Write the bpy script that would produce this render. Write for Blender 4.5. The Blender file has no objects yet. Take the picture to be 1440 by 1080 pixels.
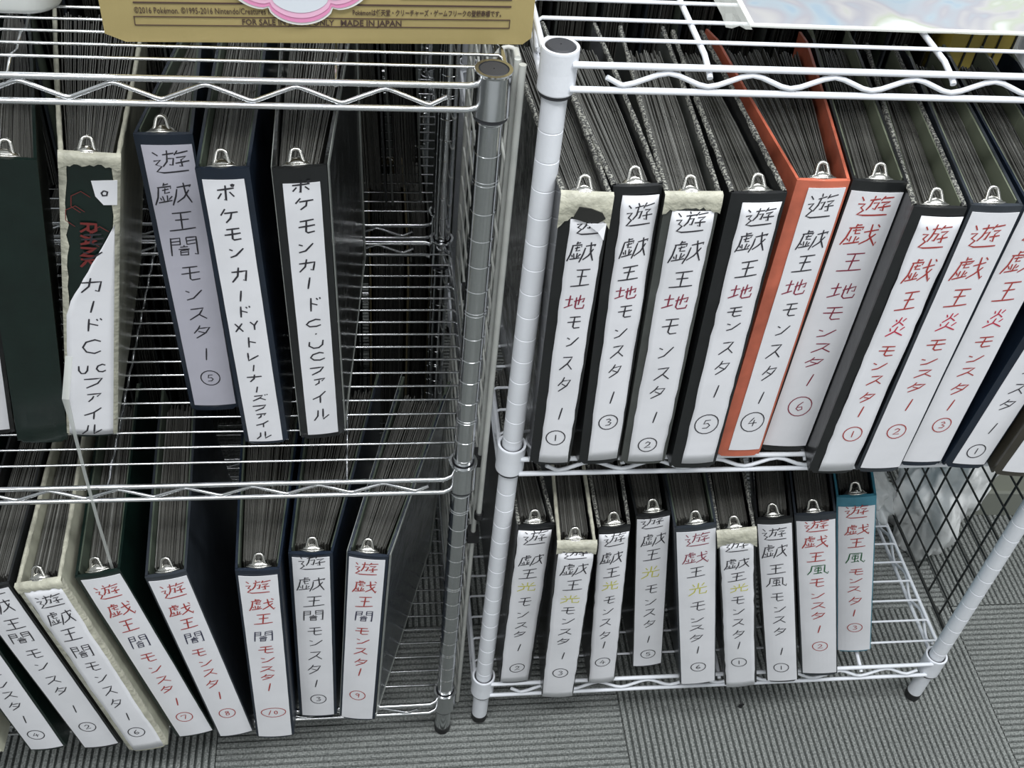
import bpy, math, random
from mathutils import Vector, Matrix
R = math.radians
sc = bpy.context.scene
# ---------------------------------------------------------------- camera, world, lights, exposure
cam_d = bpy.data.cameras.new('camera'); cam = bpy.data.objects.new('camera', cam_d)
sc.collection.objects.link(cam); sc.camera = cam
rt = Vector((0.99146877, -0.10049957, 0.08300308)); up = Vector((0.01081652, 0.69803905, 0.715978)); fw = Vector((0.12989487, 0.70897202, -0.69317097))
M = Matrix((rt, up, -fw)).transposed().to_4x4(); M.translation = Vector((-0.13754, -0.71397, 1.20540 + .078))
cam.matrix_world = M
cam_d.sensor_fit = 'HORIZONTAL'; cam_d.sensor_width = 36; cam_d.lens = 1580.87 / 1440 * 36
cam_d.clip_start = .02; cam_d.clip_end = 50
sc.view_settings.view_transform = 'Standard'; sc.view_settings.look = 'None'
sc.view_settings.gamma = 1; sc.view_settings.use_curve_mapping = False
sc.view_settings.exposure = 0.70
w = bpy.data.worlds.new('shop_room'); sc.world = w; w.use_nodes = True
bg = w.node_tree.nodes['Background']; bg.inputs[0].default_value = (.80, .86, .88, 1); bg.inputs[1].default_value = .36
def area(x, y, z, sx, sy, e, col=(1, 1, 1), tgt=None):
    d = bpy.data.lights.new('ceiling_light', 'AREA'); d.shape = 'RECTANGLE'; d.size = sx; d.size_y = sy; d.energy = e; d.color = col
    o = bpy.data.objects.new('ceiling_light', d); sc.collection.objects.link(o); o.location = (x, y, z)
    if tgt: o.rotation_euler = (Vector(tgt) - Vector((x, y, z))).to_track_quat('-Z', 'Y').to_euler()
    return o
area(-.5, -.9, 2.55, 1.4, .30, 17, (.97, .99, 1))
area(1.0, -.5, 2.55, 1.4, .30, 17, (.97, .99, 1))
area(.2, .9, 2.55, 1.8, .30, 12, (.97, .99, 1))
area(0.1, -2.4, 2.4, 2.6, .4, 14, (.97, .98, 1))

# ---------------------------------------------------------------- materials
MATS = {}
def nodes(m): return m.node_tree.nodes, m.node_tree.links
def mat(name, col, rough=.5, metal=0., noise=0., nscale=60., bump=0., bscale=None, spec=.5, col2=None, alpha=None, trans=0., coat=0., vary=None):
    if name in MATS: return MATS[name]
    m = bpy.data.materials.new(name); m.use_nodes = True; N, L = nodes(m); b = N['Principled BSDF']
    b.inputs['Roughness'].default_value = rough; b.inputs['Metallic'].default_value = metal
    b.inputs['Specular IOR Level'].default_value = spec
    b.inputs['Coat Weight'].default_value = coat; b.inputs['Coat Roughness'].default_value = .15
    if trans: b.inputs['Transmission Weight'].default_value = trans
    if alpha is not None: b.inputs['Alpha'].default_value = alpha
    c = (*col, 1); b.inputs['Base Color'].default_value = c
    tc = N.new('ShaderNodeTexCoord')
    if noise or col2:
        n = N.new('ShaderNodeTexNoise'); n.inputs['Scale'].default_value = nscale; n.inputs['Detail'].default_value = 5
        L.new(tc.outputs['Object'], n.inputs['Vector'])
        r = N.new('ShaderNodeValToRGB')
        if col2: r.color_ramp.elements[0].position = .47; r.color_ramp.elements[1].position = .56; a, d = c, (*col2, 1)
        else: r.color_ramp.elements[0].position = .3; r.color_ramp.elements[1].position = .7; a, d = (*[x * (1 - noise) for x in col], 1), (*[min(1, x * (1 + noise)) for x in col], 1)
        r.color_ramp.elements[0].color = a; r.color_ramp.elements[1].color = d
        L.new(n.outputs['Fac'], r.inputs[0]); L.new(r.outputs[0], b.inputs['Base Color'])
    if vary:
        at = N.new('ShaderNodeAttribute'); at.attribute_name = 'tone'
        r = N.new('ShaderNodeValToRGB'); r.color_ramp.elements[0].color = (*vary[0], 1); r.color_ramp.elements[1].color = (*vary[1], 1)
        for k, (ps, cc) in enumerate(vary[2:]): e = r.color_ramp.elements.new(ps); e.color = (*cc, 1)
        L.new(at.outputs['Fac'], r.inputs[0]); L.new(r.outputs[0], b.inputs['Base Color'])
    if bump:
        n2 = N.new('ShaderNodeTexNoise'); n2.inputs['Scale'].default_value = bscale or nscale; n2.inputs['Detail'].default_value = 3
        L.new(tc.outputs['Object'], n2.inputs['Vector'])
        bp = N.new('ShaderNodeBump'); bp.inputs['Strength'].default_value = bump; bp.inputs['Distance'].default_value = .004
        L.new(n2.outputs['Fac'], bp.inputs['Height']); L.new(bp.outputs[0], b.inputs['Normal'])
    MATS[name] = m; return m
CHROME = mat('polished_chrome', (.62, .63, .64), .16, 1., noise=.08, nscale=8)
CHROMEW = mat('chrome_wire', (.72, .73, .75), .22, 1.)
WHITE = mat('white_powder_coat', (.80, .82, .87), .38, noise=.03, nscale=20, bump=.05, bscale=300)
RUBBER = mat('black_rubber', (.012, .012, .013), .5)
CAP = mat('dark_plastic_cap', (.035, .036, .042), .55)
BLACKW = mat('black_wire', (.012, .013, .012), .45)
PAPER = mat('label_paper', (.86, .86, .90), .55, noise=.03, nscale=30, bump=.10, bscale=45, coat=.15)
PAPER2 = mat('label_paper_lilac', (.60, .59, .68), .5, noise=.03, nscale=30, bump=.25, bscale=30, coat=.25)
FOLD = mat('card_sleeves', (.15, .15, .15), .38, bump=.25, bscale=400,
           vary=((.035, .035, .032), (.34, .34, .32), (.35, (.075, .074, .066)), (.8, (.13, .128, .118))))
TAPE = mat('yellowed_tape', (.50, .49, .40), .38, bump=.6, bscale=120, noise=.2, nscale=90)
SCUFF = mat('scuffed_edge', (.05, .05, .05), .6, nscale=520, col2=(.36, .36, .32), bump=.5, bscale=500)
NICK = mat('ring_nickel', (.50, .49, .46), .2, 1.)
INK = {'k': mat('black_ink', (.030, .028, .036), .6), 'r': mat('red_ink', (.42, .050, .045), .6), 'm': mat('dark_red_ink', (.26, .030, .060), .6),
       'y': mat('yellow_ink', (.62, .60, .10), .6), 'g': mat('green_ink', (.02, .12, .045), .6), 'p': mat('bright_red_ink', (.55, .03, .07), .6), 'n': mat('navy_ink', (.03, .03, .07), .6)}
COV = {'black': (.013, .014, .015), 'navy': (.010, .017, .031), 'cream': (.50, .50, .40), 'green': (.004, .013, .010), 'orange': (.56, .145, .085), 'teal': (.06, .24, .33), 'grey': (.07, .075, .07), 'brown': (.045, .04, .03), 'slate': (.03, .036, .045), 'tan': (.16, .13, .07)}
def cover_mat(c, film=False):
    if film: return mat('board_' + c + '_wrinkled_film', COV[c], .16, bump=.9, bscale=26, spec=.8, coat=.5)
    return mat('board_' + c, COV[c], .32, noise=.2, nscale=40, bump=.12, bscale=60, coat=.2)

# ---------------------------------------------------------------- mesh builder
class MB:
    def __init__(s): s.v = []; s.f = []; s.mi = []; s.tone = []; s.sm = []
    def add(s, vs, fs, mi=0, tone=0., smooth=False):
        n = len(s.v); s.v += [tuple(v) for v in vs]; s.f += [tuple(i + n for i in f) for f in fs]
        s.mi += [mi] * len(fs); s.tone += [tone] * len(fs); s.sm += [smooth] * len(fs); return s
    def hexa(s, p, mi=0, tone=0.):   # 8 corners: bottom 4 ccw, top 4 ccw
        return s.add(p, [(0, 3, 2, 1), (4, 5, 6, 7), (0, 1, 5, 4), (1, 2, 6, 5), (2, 3, 7, 6), (3, 0, 4, 7)], mi, tone)
    def box(s, x0, y0, z0, x1, y1, z1, mi=0, tone=0.):
        return s.hexa([(x0, y0, z0), (x1, y0, z0), (x1, y1, z0), (x0, y1, z0), (x0, y0, z1), (x1, y0, z1), (x1, y1, z1), (x0, y1, z1)], mi, tone)
    def tube(s, pts, r, n=8, mi=0, cap=True):
        pts = [Vector(p) for p in pts]; rings = []
        prev = None
        for i, p in enumerate(pts):
            t = (pts[min(i + 1, len(pts) - 1)] - pts[max(i - 1, 0)]).normalized()
            if prev is None:
                a = Vector((0, 0, 1)) if abs(t.z) < .9 else Vector((1, 0, 0)); prev = t.cross(a).normalized()
            u = (prev - t * prev.dot(t)).normalized(); prev = u; v = t.cross(u)
            rr = r[i] if isinstance(r, (list, tuple)) else r
            rings.append([p + (u * math.cos(2 * math.pi * k / n) + v * math.sin(2 * math.pi * k / n)) * rr for k in range(n)])
        vs = [q for g in rings for q in g]
        fs = [(i * n + k, i * n + (k + 1) % n, (i + 1) * n + (k + 1) % n, (i + 1) * n + k) for i in range(len(pts) - 1) for k in range(n)]
        s.add(vs, fs, mi, smooth=True)
        if cap: s.add(vs, [tuple(range(n))[::-1], tuple(range((len(pts) - 1) * n, len(pts) * n))], mi)
        return s
    def lathe(s, prof, n=24, c=(0, 0, 0), mi=0, split=True):
        if split:
            for a, b in zip(prof[:-1], prof[1:]): s.lathe([a, b], n, c, mi, False)
            return s
        vs = [(c[0] + r * math.cos(2 * math.pi * k / n), c[1] + r * math.sin(2 * math.pi * k / n), c[2] + z) for r, z in prof for k in range(n)]
        fs = [(i * n + k, i * n + (k + 1) % n, (i + 1) * n + (k + 1) % n, (i + 1) * n + k) for i in range(len(prof) - 1) for k in range(n)]
        return s.add(vs, fs, mi, smooth=True)
    def build(s, name, mats, parent=None, loc=None, rot=None):
        me = bpy.data.meshes.new(name); me.from_pydata(s.v, [], s.f)
        if not isinstance(mats, (list, tuple)): mats = [mats]
        for m in mats: me.materials.append(m)
        me.polygons.foreach_set('material_index', s.mi); me.polygons.foreach_set('use_smooth', s.sm)
        if any(s.tone):
            at = me.attributes.new('tone', 'FLOAT', 'FACE'); at.data.foreach_set('value', s.tone)
        me.update()
        return link(name, me, parent, loc, rot)
def link(name, data, parent=None, loc=None, rot=None):
    o = bpy.data.objects.new(name, data); sc.collection.objects.link(o)
    if parent: o.parent = parent
    if loc: o.location = loc
    if rot: o.rotation_euler = rot
    return o
def tag(o, label=None, cat=None, group=None, kind=None):
    for k, v in (('label', label), ('category', cat), ('group', group), ('kind', kind)):
        if v: o[k] = v
    return o
def copy_tree(o, parent=None):
    c = o.copy(); sc.collection.objects.link(c); c.parent = parent
    for ch in list(o.children): copy_tree(ch, c)
    return c

# ---------------------------------------------------------------- the setting: carpet tiles, partition
floor = tag(MB().box(-1.9, -1.5, -.03, 2.3, 2.2, -.0075).build('floor', mat('floor_backing', (.05, .055, .055), .9)), kind='structure')
def carpet_mat():
    m = bpy.data.materials.new('ribbed_carpet'); m.use_nodes = True; N, L = nodes(m); b = N['Principled BSDF']; b.inputs['Roughness'].default_value = .95
    b.inputs['Specular IOR Level'].default_value = .1
    tc = N.new('ShaderNodeTexCoord'); n = N.new('ShaderNodeTexNoise'); n.inputs['Scale'].default_value = 420; n.inputs['Detail'].default_value = 4
    n3 = N.new('ShaderNodeTexNoise'); n3.inputs['Scale'].default_value = 6; n3.inputs['Detail'].default_value = 3
    L.new(tc.outputs['Object'], n.inputs['Vector']); L.new(tc.outputs['Object'], n3.inputs['Vector'])
    r = N.new('ShaderNodeValToRGB'); r.color_ramp.elements[0].position = .32; r.color_ramp.elements[0].color = (.14, .15, .145, 1)
    r.color_ramp.elements[1].position = .72; r.color_ramp.elements[1].color = (.40, .415, .40, 1)
    L.new(n.outputs['Fac'], r.inputs[0])
    mx = N.new('ShaderNodeMix'); mx.data_type = 'RGBA'; mx.blend_type = 'MULTIPLY'; mx.inputs[0].default_value = .35
    r2 = N.new('ShaderNodeValToRGB'); r2.color_ramp.elements[0].position = .35; r2.color_ramp.elements[0].color = (.7, .7, .7, 1); r2.color_ramp.elements[1].position = .65
    L.new(n3.outputs['Fac'], r2.inputs[0]); L.new(r.outputs[0], mx.inputs[6]); L.new(r2.outputs[0], mx.inputs[7]); L.new(mx.outputs[2], b.inputs['Base Color'])
    bp = N.new('ShaderNodeBump'); bp.inputs['Strength'].default_value = .8; bp.inputs['Distance'].default_value = .0015
    L.new(n.outputs['Fac'], bp.inputs['Height']); L.new(bp.outputs[0], b.inputs['Normal'])
    return m
CARPET = carpet_mat()
def tile_mesh(S=.4998, n=62):
    b = MB(); vs = []; p = S / n; xs = []
    for i in range(n):
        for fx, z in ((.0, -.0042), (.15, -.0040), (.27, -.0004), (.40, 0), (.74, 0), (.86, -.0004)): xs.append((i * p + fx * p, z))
    xs.append((S, -.0040))
    for x, z in xs: vs += [(x - S / 2, -S / 2, z), (x - S / 2, S / 2, z)]
    fs = [(2 * i, 2 * i + 2, 2 * i + 3, 2 * i + 1) for i in range(len(xs) - 1)]
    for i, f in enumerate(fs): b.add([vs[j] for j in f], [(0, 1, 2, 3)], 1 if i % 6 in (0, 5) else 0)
    b.box(-S / 2, -S / 2, -.0070, S / 2, S / 2, -.0045)
    return b
tm = tile_mesh().build('carpet_tile', [CARPET, mat('dark_groove', (.105, .115, .110), .95, noise=.5, nscale=500, spec=.1)], floor); me_t = tm.data; first = True  # grooves coloured darker than the rib tops
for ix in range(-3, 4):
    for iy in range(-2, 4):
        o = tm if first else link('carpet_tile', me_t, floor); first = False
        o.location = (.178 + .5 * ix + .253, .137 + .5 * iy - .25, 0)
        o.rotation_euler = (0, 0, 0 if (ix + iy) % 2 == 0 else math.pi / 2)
pm = mat('grey_beige_panel', (.30, .31, .26), .6, noise=.05, nscale=6)
pw = MB().box(.70, .302, 0, 1.9, .33, .95).build('wall_back', pm); tag(pw, kind='structure'); pw.rotation_euler = (0, 0, R(-3)); pw.location = (0, .045, 0)
tag(MB().box(.70, .296, 0, 1.9, .302, .05).build('baseboard_back', mat('baseboard_grey', (.22, .23, .20), .6), rot=(0, 0, R(-3)), loc=(0, .045, 0)), kind='structure')

tag(MB().box(-1.9, .86, 0, .70, .90, 1.3).build('dark_backdrop', mat('backdrop_dark', (.05, .055, .05), .7, noise=.2, nscale=5)), kind='structure')  # added dark backdrop so the gaps through the racks stay dark
for i, (x0, x1, c, h) in enumerate([(-2.6, -1.3, (.10, .10, .09), 2.0), (-1.3, -1.05, (.30, .22, .10), 2.2), (-1.05, -.2, (.45, .46, .45), 2.4), (-.2, .35, (.05, .05, .05), 1.9), (.35, .6, (.28, .21, .10), 2.0), (.6, 2.6, (.40, .41, .40), 2.4)]):
    tag(MB().box(x0, -3.3, 0, x1, -3.2, h).build('reflection_panel', mat('reflection_board_%s' % 'abcdef'[i], c, .6)), kind='structure')  # unseen panels added behind the camera for the chrome to reflect
# ---------------------------------------------------------------- wire racks
ZF = .078
def post(parent, x, y, h, m, r, z_ring0, double):
    prof = [(r * .9, .012), (r, .0145)]
    zs = []
    k = 0; z = z_ring0
    while z > .06: zs.append((z, k)); z -= .0254; k += 1
    z = z_ring0 + .0254; k = -1
    while z < h - .02: zs.append((z, k)); z += .0254; k -= 1
    ev = []; gb = .00035 if double else -.0005
    for z, k in zs:
        ev.append(z)
        if double and (k - 1) % 5 == 0: ev.append(z + .0030)
    for z in sorted(ev):
        prof += [(r, z - .0007), (r + gb, z - .0003), (r + gb, z + .0003), (r, z + .0007)]
    prof += [(r, h), (r * .2, h)]
    p = MB().lathe(prof, 28).build('post', m, parent, loc=(x, y, 0))
    MB().lathe([(.001, 0), (r * .80, 0), (r * 1.02, .003), (r * 1.06, .014), (r * .95, .0148), (.001, .0148)], 24).build('leveling_foot', RUBBER, p)
    MB().lathe([(.0108, h - .002), (.0108, h + .0008), (.0096, h + .0020), (.0005, h + .0022)], 28).build('end_cap', CAP, p)
    return p
def collar_mesh(chrome):
    r = .0138 if not chrome else .0136
    if chrome: prof = [(.0096, -.017), (r * .93, -.017), (r, -.016), (r * .97, .006), (r * .96, .0155), (r, .0172), (r * .98, .0182), (.0108, .0182), (.0102, .013)]
    else: prof = [(.0096, -.0165), (r * .97, -.0165), (r, -.0155), (r * .98, .0), (r, .0155), (r * .985, .0170), (.0114, .0170), (.0106, .013), (.0098, .010)]
    return MB().lathe(prof, 32)
def zigzag(L, z0, z1, per, x0, y, r, sharp, n=6, xe=None):
    pts = []; x = x0; k = 0; half = per / 2
    amp = (z1 - z0) / 2; mid = (z1 + z0) / 2
    xe = xe or L - .02
    # start with a short upward hook, then troughs and peaks
    P = [(x - .42 * half, mid + amp * .1)]
    while x < xe:
        P.append((x, z0 if k % 2 == 0 else z1)); x += half; k += 1
    P.append((x - half + .42 * half, mid))
    for i, (px, pz) in enumerate(P):
        if 0 < i < len(P) - 1:
            f = .10 if sharp else .24
            a, b = P[i - 1], P[i + 1]
            for t in ((1 - f), ):
                pts.append((px + (a[0] - px) * f, y, pz + (a[1] - pz) * f))
            pts.append((px, y, pz + (((a[1] + b[1]) / 2) - pz) * f * .5))
            pts.append((px + (b[0] - px) * f, y, pz + (b[1] - pz) * f))
        else: pts.append((px, y, pz))
    return MB().tube(pts, r, n)
def rack(name, label, group, X0, X1, Y0, D, levels, chrome, ring0, yaw, supports, htop, zper, zoff, pitch0, firsts, pitches):
    root = link(name, None, loc=(X1 if chrome else X0, Y0, 0), rot=(0, 0, yaw)); tag(root, label, 'wire rack', group)
    m = CHROME if chrome else WHITE; mw = CHROMEW if chrome else WHITE
    W = X1 - X0; xs = (-W, 0) if chrome else (0, W)
    r = .0095
    for x in xs:
        for y in (0, D): post(root, x, y, htop, m, r, ring0, chrome)
    for (zc, zu, zl), first, pitch in zip(levels, firsts, pitches):
        ro = -.010; b = MB(); rr = .0024
        for yy, s in ((0, -1), (D, 1)):
            for z in (zu, zl):
                if chrome: # ends step in towards the collar
                    b.tube([(xs[0] + .010, yy + s * .005, z - .002), (xs[0] + .016, yy + s * .010, z), (xs[1] - .018, yy + s * .010, z), (xs[1] - .010, yy + s * .005, z - .001)], .0023, 10)
                else: b.tube([(xs[0] + .008, yy + s * .010, z), (xs[1] - .008, yy + s * .010, z)], .0025, 10)
        for xx, s in ((xs[0], -1), (xs[1], 1)):
            for z in (zu, zl): b.tube([(xx + s * .010, .008, z), (xx + s * .010, D - .008, z)], .0024, 10)
        fr = b.build('shelf_frame', mw if chrome else m, root)
        cm = None; sv = None
        for x in xs:
            for y in (0, D):
                if cm is None: c = collar_mesh(chrome).build('corner_collar', m, fr, loc=(x, y, zc)); cm = c.data
                else: link('corner_collar', cm, fr, loc=(x, y, zc))
                if sv is None: sl_ = MB().lathe([(.0097, -.0196), (.0124, -.0196), (.0124, -.0162), (.0097, -.0162)], 28).lathe([(.0097, .0120), (.0107, .0120), (.0105, .0158), (.0097, .0162)], 28).build('plastic_sleeve', CAP, fr, loc=(x, y, zc)); sv = sl_.data
                else: link('plastic_sleeve', sv, fr, loc=(x, y, zc))
        zr = .0020 if not chrome else .0016
        zz = zigzag(W, zl + .003, zu - .003, zper, zoff, -.0, zr, chrome, 8)
        if chrome: zz.v = [(-x, y, z) for x, y, z in zz.v]; zz.f = [f[::-1] for f in zz.f]
        z1 = zz.build('zigzag_brace', mw, fr, loc=(0, -.010, 0)); link('zigzag_brace', z1.data, fr, loc=(0, D + .010, 0))
        # side zigzag
        sz = zigzag(D, zl + .003, zu - .003, zper, .04, 0, zr, chrome, 8)
        sz.v = [(y, x, z) for x, y, z in sz.v]; sz.f = [f[::-1] for f in sz.f]
        for x, s in ((xs[0], -1), (xs[1], 1)):
            if x == xs[0]: s1 = sz.build('zigzag_brace', mw, fr, loc=(x + s * .010, 0, 0))
            else: link('zigzag_brace', s1.data, fr, loc=(x + s * .010, 0, 0))
        wr = .0015 if not chrome else .0011
        wm = MB().tube([(xs[0] - .010, 0, -.003), (xs[0] - .006, 0, 0), (xs[1] + .006, 0, 0), (xs[1] + .010, 0, -.003)], wr, 6).build('wire', mw, fr)
        y = first; f1 = True
        while y < D + .004:
            if f1: wm.location = (0, y, zu + .003); f1 = False
            else: link('wire', wm.data, fr, loc=(0, y, zu + .003))
            y += pitch
        for sx in supports:
            if chrome:
                pts = [(sx, -.0105 + (D + .021) * k / 48, zu - .0018 - .0042 * (1 - math.cos(math.pi * k / 2.)) * .5) for k in range(49)]
                MB().tube(pts, .0013, 6).build('cross_support', mw, fr)
            else: MB().tube([(sx, -.0125, zu - .0065), (sx, -.009, zu - .0045), (sx, .01, zu - .0005), (sx, D - .01, zu - .0005), (sx, D + .0125, zu - .006)], .0023, 8).build('cross_support', mw, fr)
    return root
WD = .345
wr = rack('white_wire_rack', 'white coated three-shelf wire rack holding binders, right of the chrome one', None, 0, .5754, 0, WD,
          [(.8965, .9045, .8855), (.490, .4952, .4746), (.0815, .094, .0694)], False, .770 + ZF, 0, (.1073, .2906, .474), .9125, .0615, .0465, .0309, (.0223,) * 3, (.0309,) * 3)
CX, CY = -.0469, -.0127
cr = rack('chrome_wire_rack', 'chrome three-shelf wire rack holding binders and a gold box, front left', None, CX - .85, CX, CY, WD,
          [(.8835, .8936, .875), (.480, .4833, .4651), (.0735, .0762, .0574)], True, .7569 + ZF, R(.07), (-.108, -.323, -.538, -.75), .8995, .0597, .0445, .0196, (.0105, .0147, .0147), (.0178, .0196, .0196))
# racks of the next row standing back to back behind
cb = copy_tree(cr); cb.location = (CX, .385, 0)
tag(cb, 'chrome wire rack of the next row, dim, behind the front chrome rack', 'wire rack')
wb = copy_tree(wr); wb.location = (.012, .385, 0)
tag(wb, 'white wire rack of the next row, hidden mostly behind the white rack', 'wire rack')

# ---------------------------------------------------------------- glyph strokes (0..100, y down)
G = {
'遊': '8,12 18,25;6,40 24,38 14,54 26,62 14,80 30,84 95,82;42,6 44,16;32,22 60,18;44,20 40,45 30,62;44,36 58,34 54,58 48,56;70,8 62,24;66,18 95,14;66,32 88,30 76,42;76,42 78,66 70,62;62,52 95,48',
'戯': '26,2 26,16;26,9 40,7;10,20 46,16 42,26;12,20 10,60 2,92;20,32 40,28;28,24 27,44 42,42;22,54 23,76;34,52 33,78;14,62 18,72;44,58 38,70;8,84 46,76;58,30 56,60 46,94;58,24 96,16 92,24;76,6 80,50 96,90;90,36 74,66 56,84',
'戲': '26,2 26,16;26,9 40,7;10,20 48,16 44,26;14,20 12,60 2,92;20,32 42,28;30,24 29,42 44,40;24,54 25,76;36,52 35,78;16,62 20,72;46,58 40,70;10,86 50,76;54,36 92,26;68,4 74,50 96,92 98,78;90,44 72,68 52,86;84,4 92,16',
'王': '20,10 82,6;28,44 74,40;50,10 48,86;8,92 94,84', '地': '4,36 40,30;22,8 22,76;2,84 42,66;46,44 90,28 88,52 80,50;68,8 68,66;54,20 54,80 62,90 92,86 94,68',
'闇': '10,6 10,92;10,8 38,6 37,38 11,40;11,23 37,21;60,6 90,5 92,92 84,86;60,6 60,38 90,36;60,21 90,20;50,42 50,48;36,52 64,50;32,62 68,60;38,68 38,90 62,89 62,67 38,68;38,78 62,77',
'光': '50,4 50,40;22,12 32,30;78,8 66,28;8,44 92,40;38,44 34,70 8,92;60,42 60,84 90,86 92,70', '炎': '30,10 36,24;72,6 62,22;50,2 48,26 26,48;50,26 72,44;22,56 28,70;82,52 68,68;50,48 46,72 14,96;48,72 88,94',
'風': '20,10 18,60 4,94;20,10 80,8 80,70 96,92 98,74;34,24 66,20;36,36 36,58 64,56 64,34 36,36;50,24 50,80;30,84 66,78;60,68 70,84',
'モ': '16,12 84,8;8,48 92,42;48,12 46,78 56,88 92,84', 'ン': '14,18 34,30;18,88 50,76 90,18', 'ス': '18,14 78,10 56,50 10,92;54,52 92,88', 'タ': '40,4 30,30 8,58;34,26 84,22 66,60 18,96;30,46 68,62', 'ー': '54,4 46,96',
'ポ': '8,32 92,28;50,8 50,92 40,86;28,50 10,80;70,48 92,76;86,4 92,8 90,16 82,16 80,8 86,4', 'ケ': '30,4 6,46;24,34 94,30;62,32 56,70 30,96', 'カ': '8,34 88,28 80,88 68,82;46,4 40,56 10,94', 'ド': '36,4 36,96;36,38 74,56;66,8 72,22;82,4 88,18', 'ト': '40,4 40,96;40,38 78,58',
'レ': '24,6 24,90 84,44', 'ナ': '6,36 94,32;52,4 50,54 24,96', 'ズ': '18,18 70,14 52,52 10,92;50,54 86,88;80,4 86,16;92,0 98,12', 'フ': '10,14 88,10 70,56 22,94', 'ァ': '20,24 80,18 64,46;50,38 46,66 28,90', 'イ': '82,4 50,40 8,60;52,40 52,96', 'ル': '30,14 28,60 6,92;58,8 58,88 94,58',
'C': '86,20 60,6 24,24 12,54 30,84 64,92 90,78', 'U': '12,8 12,60 34,92 66,90 86,60 88,6', 'X': '14,8 86,92;84,8 14,92', 'Y': '12,8 48,48;88,4 48,48 46,94', '・': '48,44 54,52 48,56 46,48', '゜': '50,30 70,40 66,64 42,66 36,44 50,30',
'0': '50,8 24,30 26,70 50,92 76,70 74,28 50,8', '1': '50,8 50,92', '2': '22,26 46,8 76,24 66,50 18,88 88,84', '3': '24,14 60,8 76,24 46,46 80,62 66,88 22,88', '4': '54,8 14,62 90,58;62,30 58,94', '5': '80,10 34,12 26,46 62,44 80,66 60,90 20,88', '6': '66,6 30,40 22,70 46,92 76,76 66,54 30,60',
'7': '16,14 14,32;16,14 82,12 46,92', '8': '70,16 36,10 30,32 72,60 66,88 32,88 30,62 72,30 70,16', '9': '74,24 46,8 24,30 44,50 72,30 72,22 66,92'}
G = {k: [[tuple(float(a) / 100 for a in p.split(',')) for p in s.split()] for s in v.split(';')] for k, v in G.items()}
def ribbon(b, pts, wd, surf, mi):
    P = []
    for i in range(len(pts) - 1):
        a, c = pts[i], pts[i + 1]; L = math.dist(a, c); n = max(1, int(L / .004))
        for k in range(n): P.append((a[0] + (c[0] - a[0]) * k / n, a[1] + (c[1] - a[1]) * k / n))
    P.append(pts[-1]); vs = []
    for i, p in enumerate(P):
        a, c = P[max(i - 1, 0)], P[min(i + 1, len(P) - 1)]
        dx, dz = c[0] - a[0], c[1] - a[1]; l = math.hypot(dx, dz) or 1; nx, nz = -dz / l, dx / l
        ww = wd * (.5 if 0 < i < len(P) - 1 else .38)
        for s in (1, -1):
            x, z = p[0] + nx * ww * s, p[1] + nz * ww * s; vs.append((x, surf(x, z), z))
    b.add(vs, [(2 * i, 2 * i + 1, 2 * i + 3, 2 * i + 2) for i in range(len(P) - 1)], mi)
def glyph(b, ch, cx, cz, gw, gh, wd, surf, mi, rnd, slant=0.):
    for st in G[ch]:
        pts = []
        for u, v in st:
            u += rnd.uniform(-.018, .018); v += rnd.uniform(-.018, .018)
            x = (u - .5) * gw; z = -(v - .5) * gh; pts.append((cx + x + z * slant, cz + z + x * .06))
        ribbon(b, pts, wd, surf, mi)

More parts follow.
